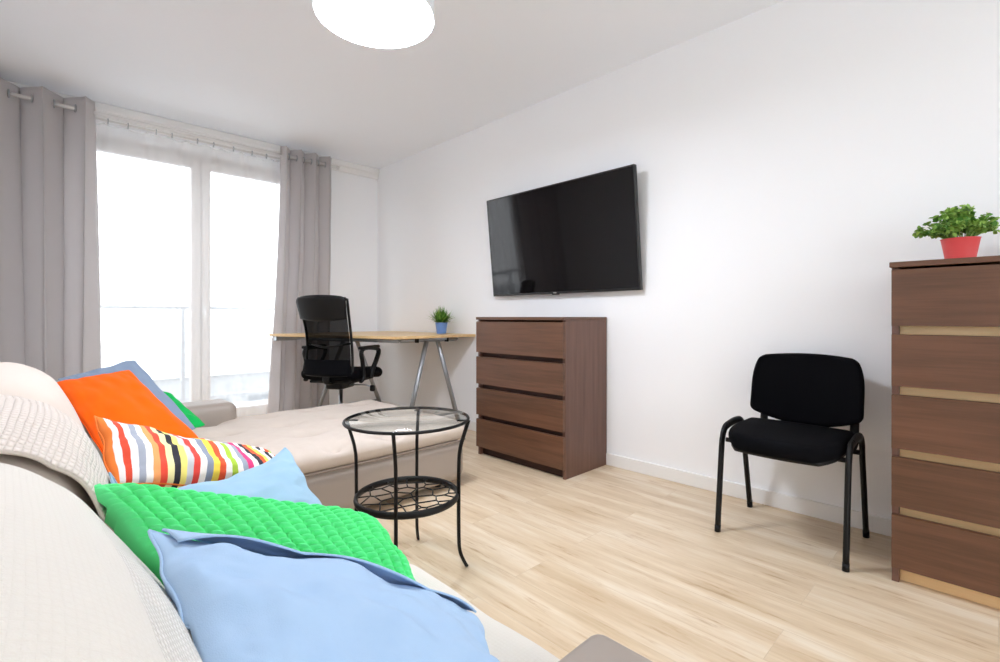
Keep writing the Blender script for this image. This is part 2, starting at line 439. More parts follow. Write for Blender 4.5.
# ------------------------------------------------------------------ curtains
RY = 4.66
def rod(name, label, y, z, x0, x1, r):
    t = thing(name, label, 'curtain rod', ((x0 + x1) / 2, y, z))
    obj('pole', MB().tube([(x0, y, z), (x1, y, z)], r, 14), 'rod', t)
    for x in (x0, x1): obj('finial', MB().tube([(x - .012, y, z), (x + .012, y, z)], r * 1.35, 14), 'rod', t)
    for x in ((x0 + .12, x1 - .1) if r > .01 else (x0 + .22, x1 - .2)): obj('bracket', MB().tube([(x, y, z), (x, y + .02, z + .04), (x, FY - .04, z + .04)], .006, 8).box(x - .02, x + .02, FY - .045, FY - .034, z - .03, z + .07), 'rod', t)
rod('curtain_rod', 'metal rod carrying the two grey eyelet curtains', RY, 2.505, LX + .03, 2.26, .014)
rod('curtain_rod', 'thin white rod behind, carrying the sheer curtain', 4.765, 2.50, LX + .03, 2.2, .008)

def curtain(label, x0, x1, nf, amp, seed, bottom_shift=0, flare=1.0, zt=2.585, zb=.02):
    t = thing('curtain', label, 'curtain', ((x0 + x1) / 2, RY, zb))
    rnd = random.Random(seed); ph = [rnd.uniform(0, 6) for _ in range(4)]
    def fn(a, b):
        z = zt + (zb - zt) * b; k = b
        aa = a + .025 * math.sin(2*PI*a*2 + ph[0] + b * 1.2) * b
        x = x0 + (x1 - x0) * aa; cx = (x0 + x1) / 2
        x = cx + (x - cx) * (1 + (flare - 1) * k * k) + bottom_shift * k ** 1.5
        am = amp * (1 + .35 * math.sin(aa * 9 + ph[1]) * k)
        ang = 2 * PI * nf * aa + .9 * k * math.sin(aa * 5 + ph[2])
        y = RY - am * math.sin(ang) - .012 * k * math.sin(2.3 * ang + ph[3])
        x += .42 * am * math.sin(2 * ang) * (.5 + .6 * k)
        y += .006 * fbm((x * 3, seed, z * 2.2)) * (1 + 2 * k)
        return V((x, y, z))
    mb = MB().sheet(fn, int(nf * 22), 60)
    obj('cloth', mb, 'curtain', t, solid=.004)
    for q in range(int(nf * 2)):
        a = (q + .5) / (nf * 2)
        # the eyelets sit where the cloth crosses the rod
        aa = q / (nf * 2) + 1e-6
        x = x0 + (x1 - x0) * aa + .0
        if x < x0 + .02: continue
        ring = [(x + .004, RY + .026 * math.cos(k * 2 * PI / 18), 2.505 + .026 * math.sin(k * 2 * PI / 18)) for k in range(18)]
        obj('eyelet', MB().tube(ring, .0055, 6, True), 'steel', t)
curtain('grey eyelet curtain hanging left of the window', -.42, .37, 3.5, .075, 3)
curtain('grey eyelet curtain hanging right of the window behind the desk', 1.70, 2.19, 3.5, .056, 11, -.05, 1.12)

sc = thing('sheer_curtain', 'white see-through voile curtain across the balcony window', 'sheer curtain', (1.05, 4.765, .02))
def sh(a, b):
    z = 2.478 + (.03 - 2.478) * b; x = .30 + 1.62 * a
    wv = math.sin(a * 2 * PI * 13) * .010 + math.sin(a * 2 * PI * 5.3 + 1) * .014
    dip = -.016 * abs(math.sin(a * PI * 12)) * (1 - b) ** 14
    return V((x + .01 * math.sin(a * 40 + b * 2), 4.765 + wv * (.6 + .5 * b), z + dip))
obj('cloth', MB().sheet(sh, 200, 24), 'sheer', sc)
for k in range(12):
    x = .30 + 1.62 * k / 11 + .02 * math.sin(k * 2.7)
    ring = [(x, 4.765 + .0 + .013 * math.sin(q * 2 * PI / 14), 2.497 + .021 * math.cos(q * 2 * PI / 14)) for q in range(14)]
    obj('hook', MB().tube(ring, .0035, 6, True), 'steel', sc)

# ------------------------------------------------------------------ ceiling lamp
lx, ly, lz, lr = 1.06, 1.84, 2.27, .246
lp = thing('ceiling_lamp', 'round white drum ceiling lamp, lit, above the room', 'ceiling lamp', (lx, ly, CZ))
obj('shade', MB().lathe([(lr, lz), (lr, lz + .17), (lr - .004, lz + .17), (lr - .004, lz + .004)], (lx, ly, 0), 72, False), 'shade', lp)
obj('diffuser', MB().lathe([(lr - .004, lz + .002), (lr - .004, lz + .006)], (lx, ly, 0), 72), 'diffuser', lp)
obj('light_block_plate', MB().lathe([(lr - .005, lz + .160), (lr - .005, lz + .164), (.001, lz + .164)], (lx, ly, 0), 48, False), 'white', lp)  # added plate, keeps the lamp's upward light off the ceiling
obj('stem', MB().tube([(lx, ly, lz + .006), (lx, ly, CZ - .02)], .008, 10), 'white', lp)
obj('canopy', MB().lathe([(.055, CZ), (.055, CZ - .02), (.03, CZ - .035)], (lx, ly, 0), 28), 'white', lp)

# ------------------------------------------------------------------ television
tv = thing('television', 'large black flat television tilted forward on the right wall', 'television', (WX, 2.25, 1.17))
TW, TH = 1.345, .782
lean = math.atan2(.08, TH); ux = V((-math.sin(lean), 0, math.cos(lean))); uy = V((0, 1, 0)); un = V((-math.cos(lean), 0, -math.sin(lean)))
TO = V((2.78, 1.5775, 1.17))
mt = Matrix((( uy.x, ux.x, un.x, TO.x), (uy.y, ux.y, un.y, TO.y), (uy.z, ux.z, un.z, TO.z), (0, 0, 0, 1)))
obj('housing', MB().box(0, TW, 0, TH, -.03, 0, .004).box(.25, TW - .25, .12, TH - .2, -.045, -.028, .008).xf(mt), 'bezel', tv)
obj('screen', MB().box(.009, TW - .009, .016, TH - .009, -.001, .0012, .0005).xf(mt), 'screen', tv)
fr = MB()
for b in ((0, TW, 0, .016), (0, TW, TH - .009, TH), (0, .009, 0, TH), (TW - .009, TW, 0, TH)): fr.box(*b, -.002, .003, .001)
obj('bezel', fr.xf(mt), 'bezel', tv)
obj('logo', MB().box(TW / 2 + .005, TW / 2 + .037, .004, .012, .002, .0042, .001).xf(mt), 'logo', tv)
obj('sensor', MB().box(TW / 2 - .012, TW / 2 + .05, -.008, .002, -.012, .002, .003).xf(mt), 'bezel', tv)
obj('wall_mount', MB().box(WX - .014, WX - .002, 2.0, 2.5, 1.35, 1.75, .002).box(2.765, WX - .012, 2.06, 2.09, 1.38, 1.55).box(2.765, WX - .012, 2.41, 2.44, 1.38, 1.55), 'black', tv)

# ------------------------------------------------------------------ chests of drawers
def chest(label, x0, y0, W, H, gaps, bottom, halves, inner, over):
    """front face looks to -X; gaps = heights of the finger gaps, top to bottom"""
    D = WX - .008 - x0; t = thing('chest_of_drawers', label, 'chest of drawers', (x0 + D / 2, y0 + W / 2, 0))
    xb = x0 + D; xf = x0 + .021
    obj('top', MB().box(x0 - over, xb, y0 - over, y0 + W + over, H - .02, H, .002), 'dwood', t)
    obj('side_panel', MB().box(xf, xb, y0, y0 + .022, 0, H - .02, .0015), 'dwoodv', t)
    obj('side_panel', MB().box(xf, xb, y0 + W - .022, y0 + W, 0, H - .02, .0015), 'dwoodv', t)
    obj('back_panel', MB().box(xb - .006, xb - .001, y0 + .02, y0 + W - .02, .05, H - .02, 0), inner, t)
    rl_ = MB()
    for g in gaps[1:] if len(gaps) > 4 else gaps[1:]: rl_.box(xf + .022, xf + .04, y0 + .022, y0 + W - .022, g - .035, g + .035, .001)
    obj('rail', rl_, inner, t)
    obj('plinth', MB().box(xf + .03, xf + .046, y0 + .022, y0 + W - .022, 0, bottom + .02, .001), inner, t)
    zz = list(gaps) + [bottom]
    for i in range(len(gaps)):
        zt = gaps[i] - (.018 if i else .006); zb_ = gaps[i+1] + .014 if i + 1 < len(gaps) else bottom
        spans = [(y0 + .002, y0 + W - .002)]
        if i == 0 and halves: spans = [(y0 + .002, y0 + W/2 - .0015), (y0 + W/2 + .0015, y0 + W - .002)]
        for a, b in spans:
            poly = [(x0, zb_), (x0, zt - .002), (x0 + .006, zt), (x0 + .0205, zt - .0), (x0 + .0205, zb_)]
            m = MB()
            pts = [(px, a, pz) for px, pz in poly] + [(px, b, pz) for px, pz in poly]
            n = 5; m.add(pts, [[0, 1, 2, 3, 4], [9, 8, 7, 6, 5]] + [[k, (k+1) % n, n + (k+1) % n, n + k] for k in range(n)], False)
            d = obj('drawer', m, 'dwood', t)
            obj('drawer_box', MB().box(x0 + .022, xb - .03, a + .03, b - .03, zb_ + .02, zt - .035, 0), 'beech' if inner == 'beech' else 'recess', d)
    return t
chest('brown wooden chest of four drawers below the television', 2.352, 1.857, .803, 1.0, [.974, .732, .504, .280], .062, False, 'recess', .001)
chest('taller brown wooden chest with five rows of drawers at the right edge', 2.335, -.517, .802, 1.206, [1.184, .953, .727, .494, .277], .060, True, 'beech', .004)

# ------------------------------------------------------------------ potted plants
def pot(c, r0, r1, h, mat, t):
    obj('pot', MB().lathe([(r0, 0), (r0 + (r1-r0)*.5, h*.5), (r1, h * .97), (r1 + .002, h), (r1 - .004, h), (r1 - .006, h * .8)], c, 40, False).lathe([(0.001, 0), (r0, 0)], c, 40, False), mat, t)
    obj('soil', MB().lathe([(r1 - .005, h * .84), (r1 * .5, h * .88), (.002, h * .89)], c, 24, False), 'soil', t)
pc = V((2.60, .105, 1.206))
t = thing('potted_plant', 'leafy round-leaved plant in a red pot on the tall chest', 'potted plant', pc)
pot(pc, .042, .0575, .098, 'redpot', t)
lf = MB(); st = MB(); rnd = random.Random(5)
for k in range(80):
    az = rnd.uniform(0, 2*PI); sp = rnd.uniform(.01, .135); zt = .095 + .12 * (1 - (sp / .155) ** 2) * rnd.uniform(.5, 1.05)
    e = pc + V((sp * math.cos(az), sp * math.sin(az), zt)); b0 = pc + V((.025 * math.cos(az), .025 * math.sin(az), .082))
    mid = (e + b0) / 2 + V((0, 0, .015)); path = bez([b0, mid, e], 5); st.tube(path, .0012, 5)
    for i in range(4, len(path)):
        for q in range(2 if i < len(path) - 1 else 4):
            d = V((rnd.gauss(0, 1), rnd.gauss(0, 1), rnd.gauss(.35, .6))).normalized(); s_ = rnd.uniform(.013, .021)
            side = d.cross(V((rnd.gauss(0, 1), rnd.gauss(0, 1), 1))).normalized(); p = path[i]; up = side.cross(d)
            lf.add([p, p + d*s_*.35 + side*s_*.42, p + d*s_*.8 + side*s_*.36, p + d*s_*1.1 - up*.003, p + d*s_*.8 - side*s_*.36, p + d*s_*.35 - side*s_*.42, p + d*s_*.6 + up*.002],
                   [[0, 1, 6], [1, 2, 6], [2, 3, 6], [3, 4, 6], [4, 5, 6], [5, 0, 6]])
obj('stems', st, 'leaf', t); obj('foliage', lf, 'leaf', t)
pc = V((2.68, 3.50, .852))
t = thing('potted_plant', 'small spiky-leaved plant in a blue pot on the desk', 'potted plant', pc)
pot(pc, .042, .055, .098, 'bluepot', t)
lf = MB()
for k in range(260):
    az = rnd.uniform(0, 2*PI); lean_ = rnd.uniform(.1, 1.4); L = rnd.uniform(.10, .175)
    b0 = pc + V((rnd.uniform(-.03, .03), rnd.uniform(-.03, .03), .09)); d = V((math.cos(az) * math.sin(lean_), math.sin(az) * math.sin(lean_), math.cos(lean_)))
    side = V((-math.sin(az), math.cos(az), 0)) * rnd.uniform(.005, .008)
    p1 = b0 + d * L * .5; p2 = b0 + d * L - V((0, 0, .018 * lean_))
    lf.add([b0 - side*.5, b0 + side*.5, p1 + side, p1 - side, p2], [[0, 1, 2, 3], [3, 2, 4]])
obj('foliage', lf, 'grass', t)

# ------------------------------------------------------------------ desk
dz = .85
dk = thing('corner_desk', 'birch-topped corner desk with silver A-shaped legs beside the right wall', 'desk', (2.35, 4.0, 0))
poly = [(2.015, 3.2), (WX - .006, 3.2), (WX - .006, 4.58), (1.57, 4.58)]
cur = bez([(1.57, 4.58, 0), (1.64, 4.3, 0), (1.79, 3.9, 0), (1.94, 3.5, 0), (2.015, 3.2, 0)], 6)
poly += [(p.x, p.y) for p in cur[1:-1]]
obj('desktop', MB().prism(poly, dz - .022, dz, .003), 'desk', dk)
fr = MB()
for pts in (((1.70, 4.50), (2.76, 4.50)), ((2.16, 3.36), (2.74, 3.36)), ((2.74, 3.36), (2.76, 4.50)), ((2.16, 3.38), (1.78, 4.46))):
    (a, b), (c, d) = pts; fr.tube([(a, b, dz - .042), (c, d, dz - .042)], .016, 4, flat=(1.1, 1.1))
fr.box(1.60, 1.78, 4.49, 4.55, dz - .062, dz - .023, .004)
obj('underframe', fr, 'silver', dk)
for (ax, ay, s0, s1) in ((2.43, 3.30, .29, .32), (2.24, 4.36, .38, .38)):
    lg = MB()
    obj('leg_bracket', MB().box(ax - .14, ax + .14, ay - .02, ay + .02, dz - .045, dz - .023, .003), 'silver', dk)
    obj('bracket_clamp', MB().box(ax - .16, ax - .145, ay - .02, ay + .02, dz - .06, dz - .023, .003), 'black', dk)
    obj('bracket_clamp', MB().box(ax + .145, ax + .16, ay - .02, ay + .02, dz - .06, dz - .023, .003), 'black', dk)
    for sg, sp in ((-1, s0), (1, s1)):
        L = obj('leg', MB().tube([(ax + sg * .055, ay, dz - .045), (ax + sg * (sp - .035), ay, .08)], .019, 14).tube([(ax + sg * (sp - .04), ay, .1), (ax + sg * sp, ay, .012)], .014, 12), 'silver', dk)
        obj('foot', MB().lathe([(.02, 0), (.02, .012), (.012, .02)], (ax + sg * sp, ay, 0), 14), 'black', L)
    obj('crossbar', MB().tube([(ax - s0 * .8, ay, .17), (ax + s1 * .8, ay, .17)], .009, 10), 'silver', dk)

# ------------------------------------------------------------------ office chair (local: faces +X, origin on the floor)
oc = thing('office_chair', 'black mesh-back swivel chair with armrests at the desk', 'office chair', (1.84, 3.74, 0), math.radians(33))
def bk(z):            # back profile: x offset at height z
    return -.235 - .10 * max(0, (z - .5)) ** 1.2 + .035 * math.sin((z - .5) / .65 * PI * 1.4)
def hw(z): return .212 - .02 * math.sin((z - .48) / .62 * PI)
def back_sheet(z0, z1, inset, dx, nz=24, ny=18):
    def fn(a, b):
        z = z0 + (z1 - z0) * b; y = (a * 2 - 1) * (hw(z) - inset)
        return V((bk(z) + .05 * (y / .23) ** 2 + dx, y, z))
    return fn
obj('mesh_panel', MB().sheet(back_sheet(.49, 1.085, .006, 0), 18, 24), 'mesh', oc, True)
rib = MB()
for k in range(1):
    z = .70 + k * .085
    rib.tube([(bk(z) + .05 * ((y/10)) ** 2 * 1.0 - .004, y / 10 * (hw(z) - .01), z + .03 * abs(y / 10)) for y in range(-10, 11)], .005 if k % 2 else .008, 6)
obj('back_rib', rib, 'black', oc, True)
loop = []
for k in range(17): z = .50 + .565 * k / 16; loop.append((bk(z) + .05, -hw(z), z))
for k in range(1, 10): a = k / 10; y = -hw(1.065) + 2 * hw(1.065) * a; loop.append((bk(1.085) + .05 * (y / .23) ** 2, y, 1.065 + .026 * math.sin(a * PI) ** .35))
for k in range(17): z = 1.065 - .565 * k / 16; loop.append((bk(z) + .05, hw(z), z))
for k in range(1, 10): a = k / 10; y = hw(.5) - 2 * hw(.5) * a; loop.append((bk(.49) + .05 * (y / .23) ** 2, y, .50 - .015 * math.sin(a * PI) ** .35))
obj('back_frame', MB().tube(loop, .011, 8, True), 'black', oc, True)
def headfn(a, b):
    z = .925 + .163 * b; y = (a * 2 - 1) * (hw(min(z, 1.065)) - .004 - (.03 * max(0, (b - .75) / .25) ** 2)); return V((bk(z) + .05 * (y / .23) ** 2 - .01, y, z - .02 * (1 - b) * (1 - (2*a-1)**2)))
obj('headrest', MB().sheet(headfn, 18, 10), 'leatherette', oc, True, solid=.03)
def lowfn(a, b):
    z = .485 + .12 * b; y = (a * 2 - 1) * (hw(z) - .004); return V((bk(z) + .05 * (y / .23) ** 2 - .008, y, z))
obj('lower_panel', MB().sheet(lowfn, 18, 8), 'blackcloth', oc, True, solid=.016)
obj('seat', MB().rbox(-.2, .28, -.245, .245, .435, .52, .042, (16, 16, 8), lambda p, n: p + V((0, 0, -.03 * max(0, (p.x - .12) / .16) ** 2 + .01 * (p.y / .245) ** 2))), 'blackcloth', oc, True)
obj('seat_pan', MB().box(-.16, .2, -.18, .18, .415, .438, .008), 'black', oc, True)
obj('back_stem', MB().tube(bez([(-.02, 0, .42), (-.17, 0, .415), (-.212, 0, .44), (-.205, 0, .50)], 6), .02, 8, flat=(.5, 1.5)), 'black', oc, True)
obj('mechanism', MB().box(-.11, .1, -.07, .07, .36, .417, .012), 'black', oc, True)
L = obj('lever', MB().tube([(.02, -.06, .385), (.03, -.2, .385), (.03, -.26, .375)], .006, 8), 'silver', oc, True)
obj('lever_knob', MB().rbox(.015, .045, -.285, -.245, .335, .385, .012, (8, 8, 8)), 'black', L, True)
obj('gas_column', MB().lathe([(.026, .1), (.026, .25), (.016, .255), (.016, .43)], (0, 0, 0), 18), 'steel', oc, True)
obj('hub', MB().lathe([(.045, .085), (.05, .1), (.04, .16)], (0, 0, 0), 20), 'black', oc, True)
for k in range(5):
    a = k * 2 * PI / 5 + .3; d = V((math.cos(a), math.sin(a), 0))
    B = obj('base_leg', MB().tube([d * .03 + V((0, 0, .125)), d * .17 + V((0, 0, .11)), d * .3 + V((0, 0, .085))], [.024, .02, .015], 10), 'black', oc, True)
    e = d * .295; s_ = V((-d.y, d.x, 0))
    cs = MB().tube([e + V((0, 0, .09)), e + V((0, 0, .055))], .008, 8)
    for sg in (-1, 1): cs.tube([e + s_ * sg * .008 + V((0, 0, .028)), e + s_ * sg * .026 + V((0, 0, .028))], .028, 16)
    obj('castor', cs, 'black', B, True)
for sg in (-1, 1):
    y = sg * .248
    path = bez([(-.12, sg * .24, .43), (-.09, y, .46), (-.10, y, .58), (-.12, y, .655), (-.06, y, .685), (.12, y, .675), (.17, y, .65), (.13, y, .58), (.06, y, .50), (.05, sg * .24, .44)], 5)
    A = obj('armrest', MB().tube(path, .014, 8, flat=(1, 1.4)), 'black', oc, True)
    obj('arm_pad', MB().rbox(-.13, .15, y - .028, y + .028, .68, .705, .012, (12, 8, 6)), 'black', A, True)

RAISED = {'mesh_panel', 'back_rib', 'back_frame', 'headrest', 'lower_panel', 'seat', 'seat_pan', 'back_stem', 'mechanism', 'lever', 'armrest'}
for o in oc.children:
    if o.name.split('.')[0] in RAISED:
        for v in o.data.vertices: v.co.z += .065
        for q in o.children:
            for v in q.data.vertices: v.co.z += .065

# ------------------------------------------------------------------ visitor chair (faces -X)
vc = thing('visitor_chair', 'black upholstered visitor chair against the right wall', 'chair', (2.5, .67, 0))
for y, nm in ((.422, 'leg_frame'), (.918, 'leg_frame')):
    s_ = 1 if y > .6 else -1
    f = obj(nm, MB().tube(bez([(2.43, y, .478), (2.40, y, .468), (2.375, y, .43), (2.36, y, .36), (2.318, y, .02)], 6), .0135, 12, flat=(1.35, .85), up=(1, 0, 0)), 'blackmetal', vc)
    f.name = 'front_leg'
    obj('foot_cap', MB().tube([(2.3155, y, 0), (2.319, y, .03)], .0142, 12, flat=(1.35, .9), up=(1, 0, 0)), 'black', f)
    r = obj('rear_leg', MB().tube(bez([(2.43, y, .478), (2.52, y, .486), (2.60, y, .478), (2.64, y, .44), (2.655, y, .36), (2.735, y, .02)], 6), .0135, 12, flat=(1.35, .85), up=(0, 0, 1)), 'blackmetal', vc)
    obj('foot_cap', MB().tube([(2.7335, y, .032), (2.7395, y, 0)], .0142, 12, flat=(1.35, .9), up=(1, 0, 0)), 'black', r)
def seatfn(p, n):
    u = (p.y - .67) / .23; front = min(1, max(0, (2.50 - p.x) / .26))
    q = V(p); q.y = .67 + (p.y - .67) * (1 - .40 * front ** 3.2) * 1.02
    q.x += -.012 * (1 - u * u) * front + .02 * u * u * front
    q.z += -.018 * front ** 2 + .006 * (1 - u * u) * (1 - front)
    return q
obj('seat', MB().rbox(2.25, 2.665, .442, .898, .418, .492, .036, (26, 26, 10), seatfn), 'blackcloth', vc)
obj('seat_shell', MB().rbox(2.272, 2.66, .455, .885, .408, .436, .012, (18, 18, 4), seatfn), 'black', vc)
obj('cross_tube', MB().tube([(2.42, .422, .41), (2.42, .918, .41)], .011, 10).tube([(2.60, .422, .41), (2.60, .918, .41)], .011, 10), 'blackmetal', vc)
def backfn(p, n):
    u = (p.y - .64) / .23; w = (p.z - .655) / .16
    q = V(p); q.x += .06 * (1 - u * u) - .035 + (p.z - .65) * .22          # hollow towards the sitter's back, leaning to the wall
    if w < 0: q.z -= .062 * (1 - u * u) * min(1, -w * 1.45)                 # lower edge bows down
    else: q.z += .012 * (1 - u * u) * w
    k = min(1, max(0, (w - .15) / .85)); q.y = .64 + (p.y - .64) * (1.0 - .20 * (1 - math.sqrt(max(0, 1 - k * k))) - .012 * max(0, w)) * 1.01
    return q
obj('backrest', MB().rbox(2.632, 2.678, .412, .868, .545, .812, .022, (12, 28, 24), backfn), 'blackcloth', vc)
for y in (.455, .83):
    obj('back_bracket', MB().tube(bez([(2.60, y, .415), (2.655, y, .43), (2.675, y, .48), (2.69, y, .62)], 6), .011, 8, flat=(.55, 1.6)), 'blackmetal', vc)

# ------------------------------------------------------------------ glass side table
tc = V((1.097, 1.655, 0)); tz = .596
gt = thing('side_table', 'round glass side table with black metal legs beside the sofa', 'side table', tc)
obj('glass_top', MB().lathe([(.001, tz - .004), (.238, tz - .004), (.24, tz - .001), (.238, tz + .003), (.001, tz + .003)], tc, 64, False), 'tableglass', gt)
ring = lambda r, z, n=64: [tc + V((r * math.cos(2*PI*k/n), r * math.sin(2*PI*k/n), z)) for k in range(n)]
obj('top_ring', MB().tube(ring(.243, tz - .005), .0062, 8, True), 'blackmetal', gt)
for k in range(4):
    a = PI / 4 + k * PI / 2; d = V((math.cos(a), math.sin(a), 0))
    P = lambda r, z: tc + d * r + V((0, 0, z))
    L = obj('leg', MB().tube(bez([P(.245, tz - .008), P(.232, tz - .05), P(.212, tz - .12), P(.206, tz - .2), P(.206, .14), P(.212, .06), P(.238, .004)], 6), .0075, 8, flat=(.75, 1.3)), 'blackmetal', gt)
    obj('leg_plate', MB().tube([P(.24, tz - .010), P(.20, tz - .010)], .011, 8, flat=(.25, 1)), 'blackmetal', L)
shz = .285
obj('shelf_ring', MB().tube(ring(.2, shz), .011, 8, True, flat=(1.3, .7)), 'blackmetal', gt)
# crackle-pattern wire shelf: random cell walls clipped to the ring
rnd = random.Random(21); seeds = []
while len(seeds) < 44:
    p = V((rnd.uniform(-.24, .24), rnd.uniform(-.24, .24), 0))
    if p.length < .24 and all((p - q).length > .043 for q in seeds): seeds.append(p)
lat = MB()
def clip_cell(c):
    poly = [V((-.3, -.3, 0)), V((.3, -.3, 0)), V((.3, .3, 0)), V((-.3, .3, 0))]
    for q in seeds:
        if q is c: continue
        m = (c + q) / 2; nn = q - c; out = []
        for i in range(len(poly)):
            a, b = poly[i], poly[(i+1) % len(poly)]; da, db = (a - m).dot(nn), (b - m).dot(nn)
            if da <= 0: out.append(a)
            if da * db < 0: out.append(a + (b - a) * (da / (da - db)))
        poly = out
    return poly
done = set()
for c in seeds:
    pl = clip_cell(c)
    for i in range(len(pl)):
        a, b = V(pl[i]), V(pl[(i+1) % len(pl)])
        key = tuple(sorted([(round(a.x, 3), round(a.y, 3)), (round(b.x, 3), round(b.y, 3))]))
        if key in done or (a - b).length < .004: continue
        done.add(key)
        R = .198
        if a.length > R and b.length > R: continue
        for q, w_ in ((a, b), (b, a)):
            if q.length > R:
                lo_, hi_ = 0, 1
                for _ in range(20):
                    mm = (lo_ + hi_) / 2
                    if (w_ + (q - w_) * mm).length > R: hi_ = mm
                    else: lo_ = mm
                q.xy = (w_ + (q - w_) * lo_).xy
        lat.tube([tc + a + V((0, 0, shz)), tc + b + V((0, 0, shz))], .0028, 5)
obj('shelf_lattice', lat, 'blackmetal', gt)

# ------------------------------------------------------------------ corner sofa
SZ = .415; SEAM = .275
SX0, SX1 = -.46, .655                # back of the sofa, front of the near seat
CX1, CY0, CY1 = 1.88, 2.20, 3.30     # chaise end and sides
sf = thing('corner_sofa', 'large beige tufted corner sofa with taupe leather base', 'sofa', (.3, 1.9, 0))
def tuft(p, n):
    if n.z < .25: return p
    d = 0
    for i in range(-1, 5):
        for j in range(-7, 5):
            q = V((.76 + .31 * i, 2.25 + .31 * j)); r2 = (p.x - q.x) ** 2 + (p.y - q.y) ** 2
            d += .016 * math.exp(-r2 / .0006) + .034 * math.exp(-r2 / .0034) + .014 * math.exp(-((p.x - q.x) ** 2 / .012 + (p.y - q.y) ** 2 / .003))
    d += .003 * fbm((p.x, p.y, 0), 7)
    return p + V((0, 0, -d * min(1, n.z)))
def round_box_plan(mb, x0, x1, y0, y1, z0, z1, r, n, fn=None, rz=None):
    return mb.rbox(x0, x1, y0, y1, z0, z1, r, n, fn)
obj('seat_base', MB().rbox(SX0 + .05, SX1 - .01, .20, CY0 + .06, .035, SEAM, .03, (12, 24, 8)), 'taupe', sf)
obj('chaise_base', MB().rbox(SX0 + .05, CX1, CY0, CY1, .03, SEAM + .01, .075, (28, 24, 16)), 'taupe', sf)
obj('seat_mattress', MB().rbox(SX0 + .1, SX1, .42, CY0 - .004, SEAM, SZ, .05, (60, 150, 12), tuft), 'beige', sf)
obj('chaise_mattress', MB().rbox(SX0 + .1, CX1 + .004, CY0 - .004, CY1 + .003, SEAM, SZ - .026, .056, (190, 100, 14), tuft), 'beige', sf)
bt = .0
for i in range(-1, 4):
    for j in range(0, 4):
        x, y = .76 + .31 * i, 2.25 + .31 * j
        if i < 0 or y < 2.3: continue
        z = tuft(V((x, y, SZ - .026)), V((0, 0, 1))).z
        obj('tuft_shade_disc', MB().lathe([(.010, -.004), (.0115, .001), (.008, .0045), (.001, .006)], (x, y, z), 12, False), 'tuft_shade', sf)  # added darker discs, shade of the dimples put into their colour
def rr_path(x0, x1, y0, y1, r, z):
    o = []
    for cx, cy, a0 in ((x1 - r, y0 + r, -PI/2), (x1 - r, y1 - r, 0)):
        for k in range(9): a = a0 + k / 8 * PI / 2; o.append((cx + r * math.cos(a), cy + r * math.sin(a), z))
    return o
obj('piping', MB().tube([(SX1, CY0 - .006, SEAM + .004)] + rr_path(SX0, CX1 + .004, CY0 - .006, CY1 + .004, .06, SEAM + .004) + [(SX0 + .2, CY1 + .004, SEAM + .004)], .005, 6), 'piping', sf)
obj('backrest', MB().rbox(SX0, SX0 + .28, .16, CY1 + .02, .035, .70, .06, (12, 40, 14)), 'taupe', sf)
for y0, y1, x1 in ((.17, .455, .66), (CY1 - .10, CY1 + .16, .925)):
    obj('armrest', MB().rbox(SX0 + .08, x1, y0, y1, .03, .508 if y0 < 1 else .488, .028 if y0 < 1 else .055, (20, 14, 14)), 'taupe', sf)
for x, y in ((-.3, .3), (.55, .3), (-.3, 3.2), (1.75, 2.32), (1.75, 3.18), (.55, 1.5)):
    obj('foot', MB().lathe([(.02, 0), (.026, .04)], (x, y, 0), 16), 'black', sf)

def back_cushion(y0, y1, ztop, xf, lean, seed, bulge=.022):
    """thick loose back cushion leaning on the backrest"""
    def fn(p, n):
        u = (p.y - (y0 + y1) / 2) / ((y1 - y0) / 2); w = (p.z - .42) / (ztop - .42)
        q = V(p)
        q.x += bulge * max(0, n.x) * (1 - u * u) * (1 - (2*w - 1) ** 2 * .6)
        q.x += -lean * w
        q.z += -.04 * abs(u) ** 3 * w
        q += V((1, 0, .5)) * (.012 * fbm((p.x * 2, p.y, p.z), 4.5 + seed * .1))
        return q
    return MB().rbox(xf - .24, xf, y0, y1, .42, ztop, .085, (16, 40, 28), fn)
BC = [(.20, .985, .828, .215, .225, 1), (1.0, 1.74, .808, .17, .15, 2), (1.755, 2.56, .853, .195, .165, 3)]
from mathutils.bvhtree import BVHTree
def tree(objs):
    vs, ps = [], []
    for o in objs:
        b = len(vs); w0 = wloc(o); vs += [V(v.co) + w0 for v in o.data.vertices]; ps += [[b + i for i in p.vertices] for p in o.data.polygons]
    return BVHTree.FromPolygons(vs, ps)
SOFT = [o for o in sf.children if o.name.split('.')[0] in ('seat_mattress', 'chaise_mattress', 'armrest', 'backrest')]
for y0, y1, zt, xf, ln, sd in BC:
    SOFT.append(obj('back_cushion', back_cushion(y0, y1, zt, xf, ln, sd), 'beige2', sf))
def push_out(pts, trees, d, reach):
    """soft contact: points sunk in a support are moved out along d to lie on it"""
    d = V(d).normalized(); out = []
    for p in pts:
        q = V(p)
        for t_ in trees:
            o_ = q + d * reach; hit = t_.ray_cast(o_, -d, reach)
            if hit[0] is not None: q = hit[0] + d * .009
        out.append(q)
    return out

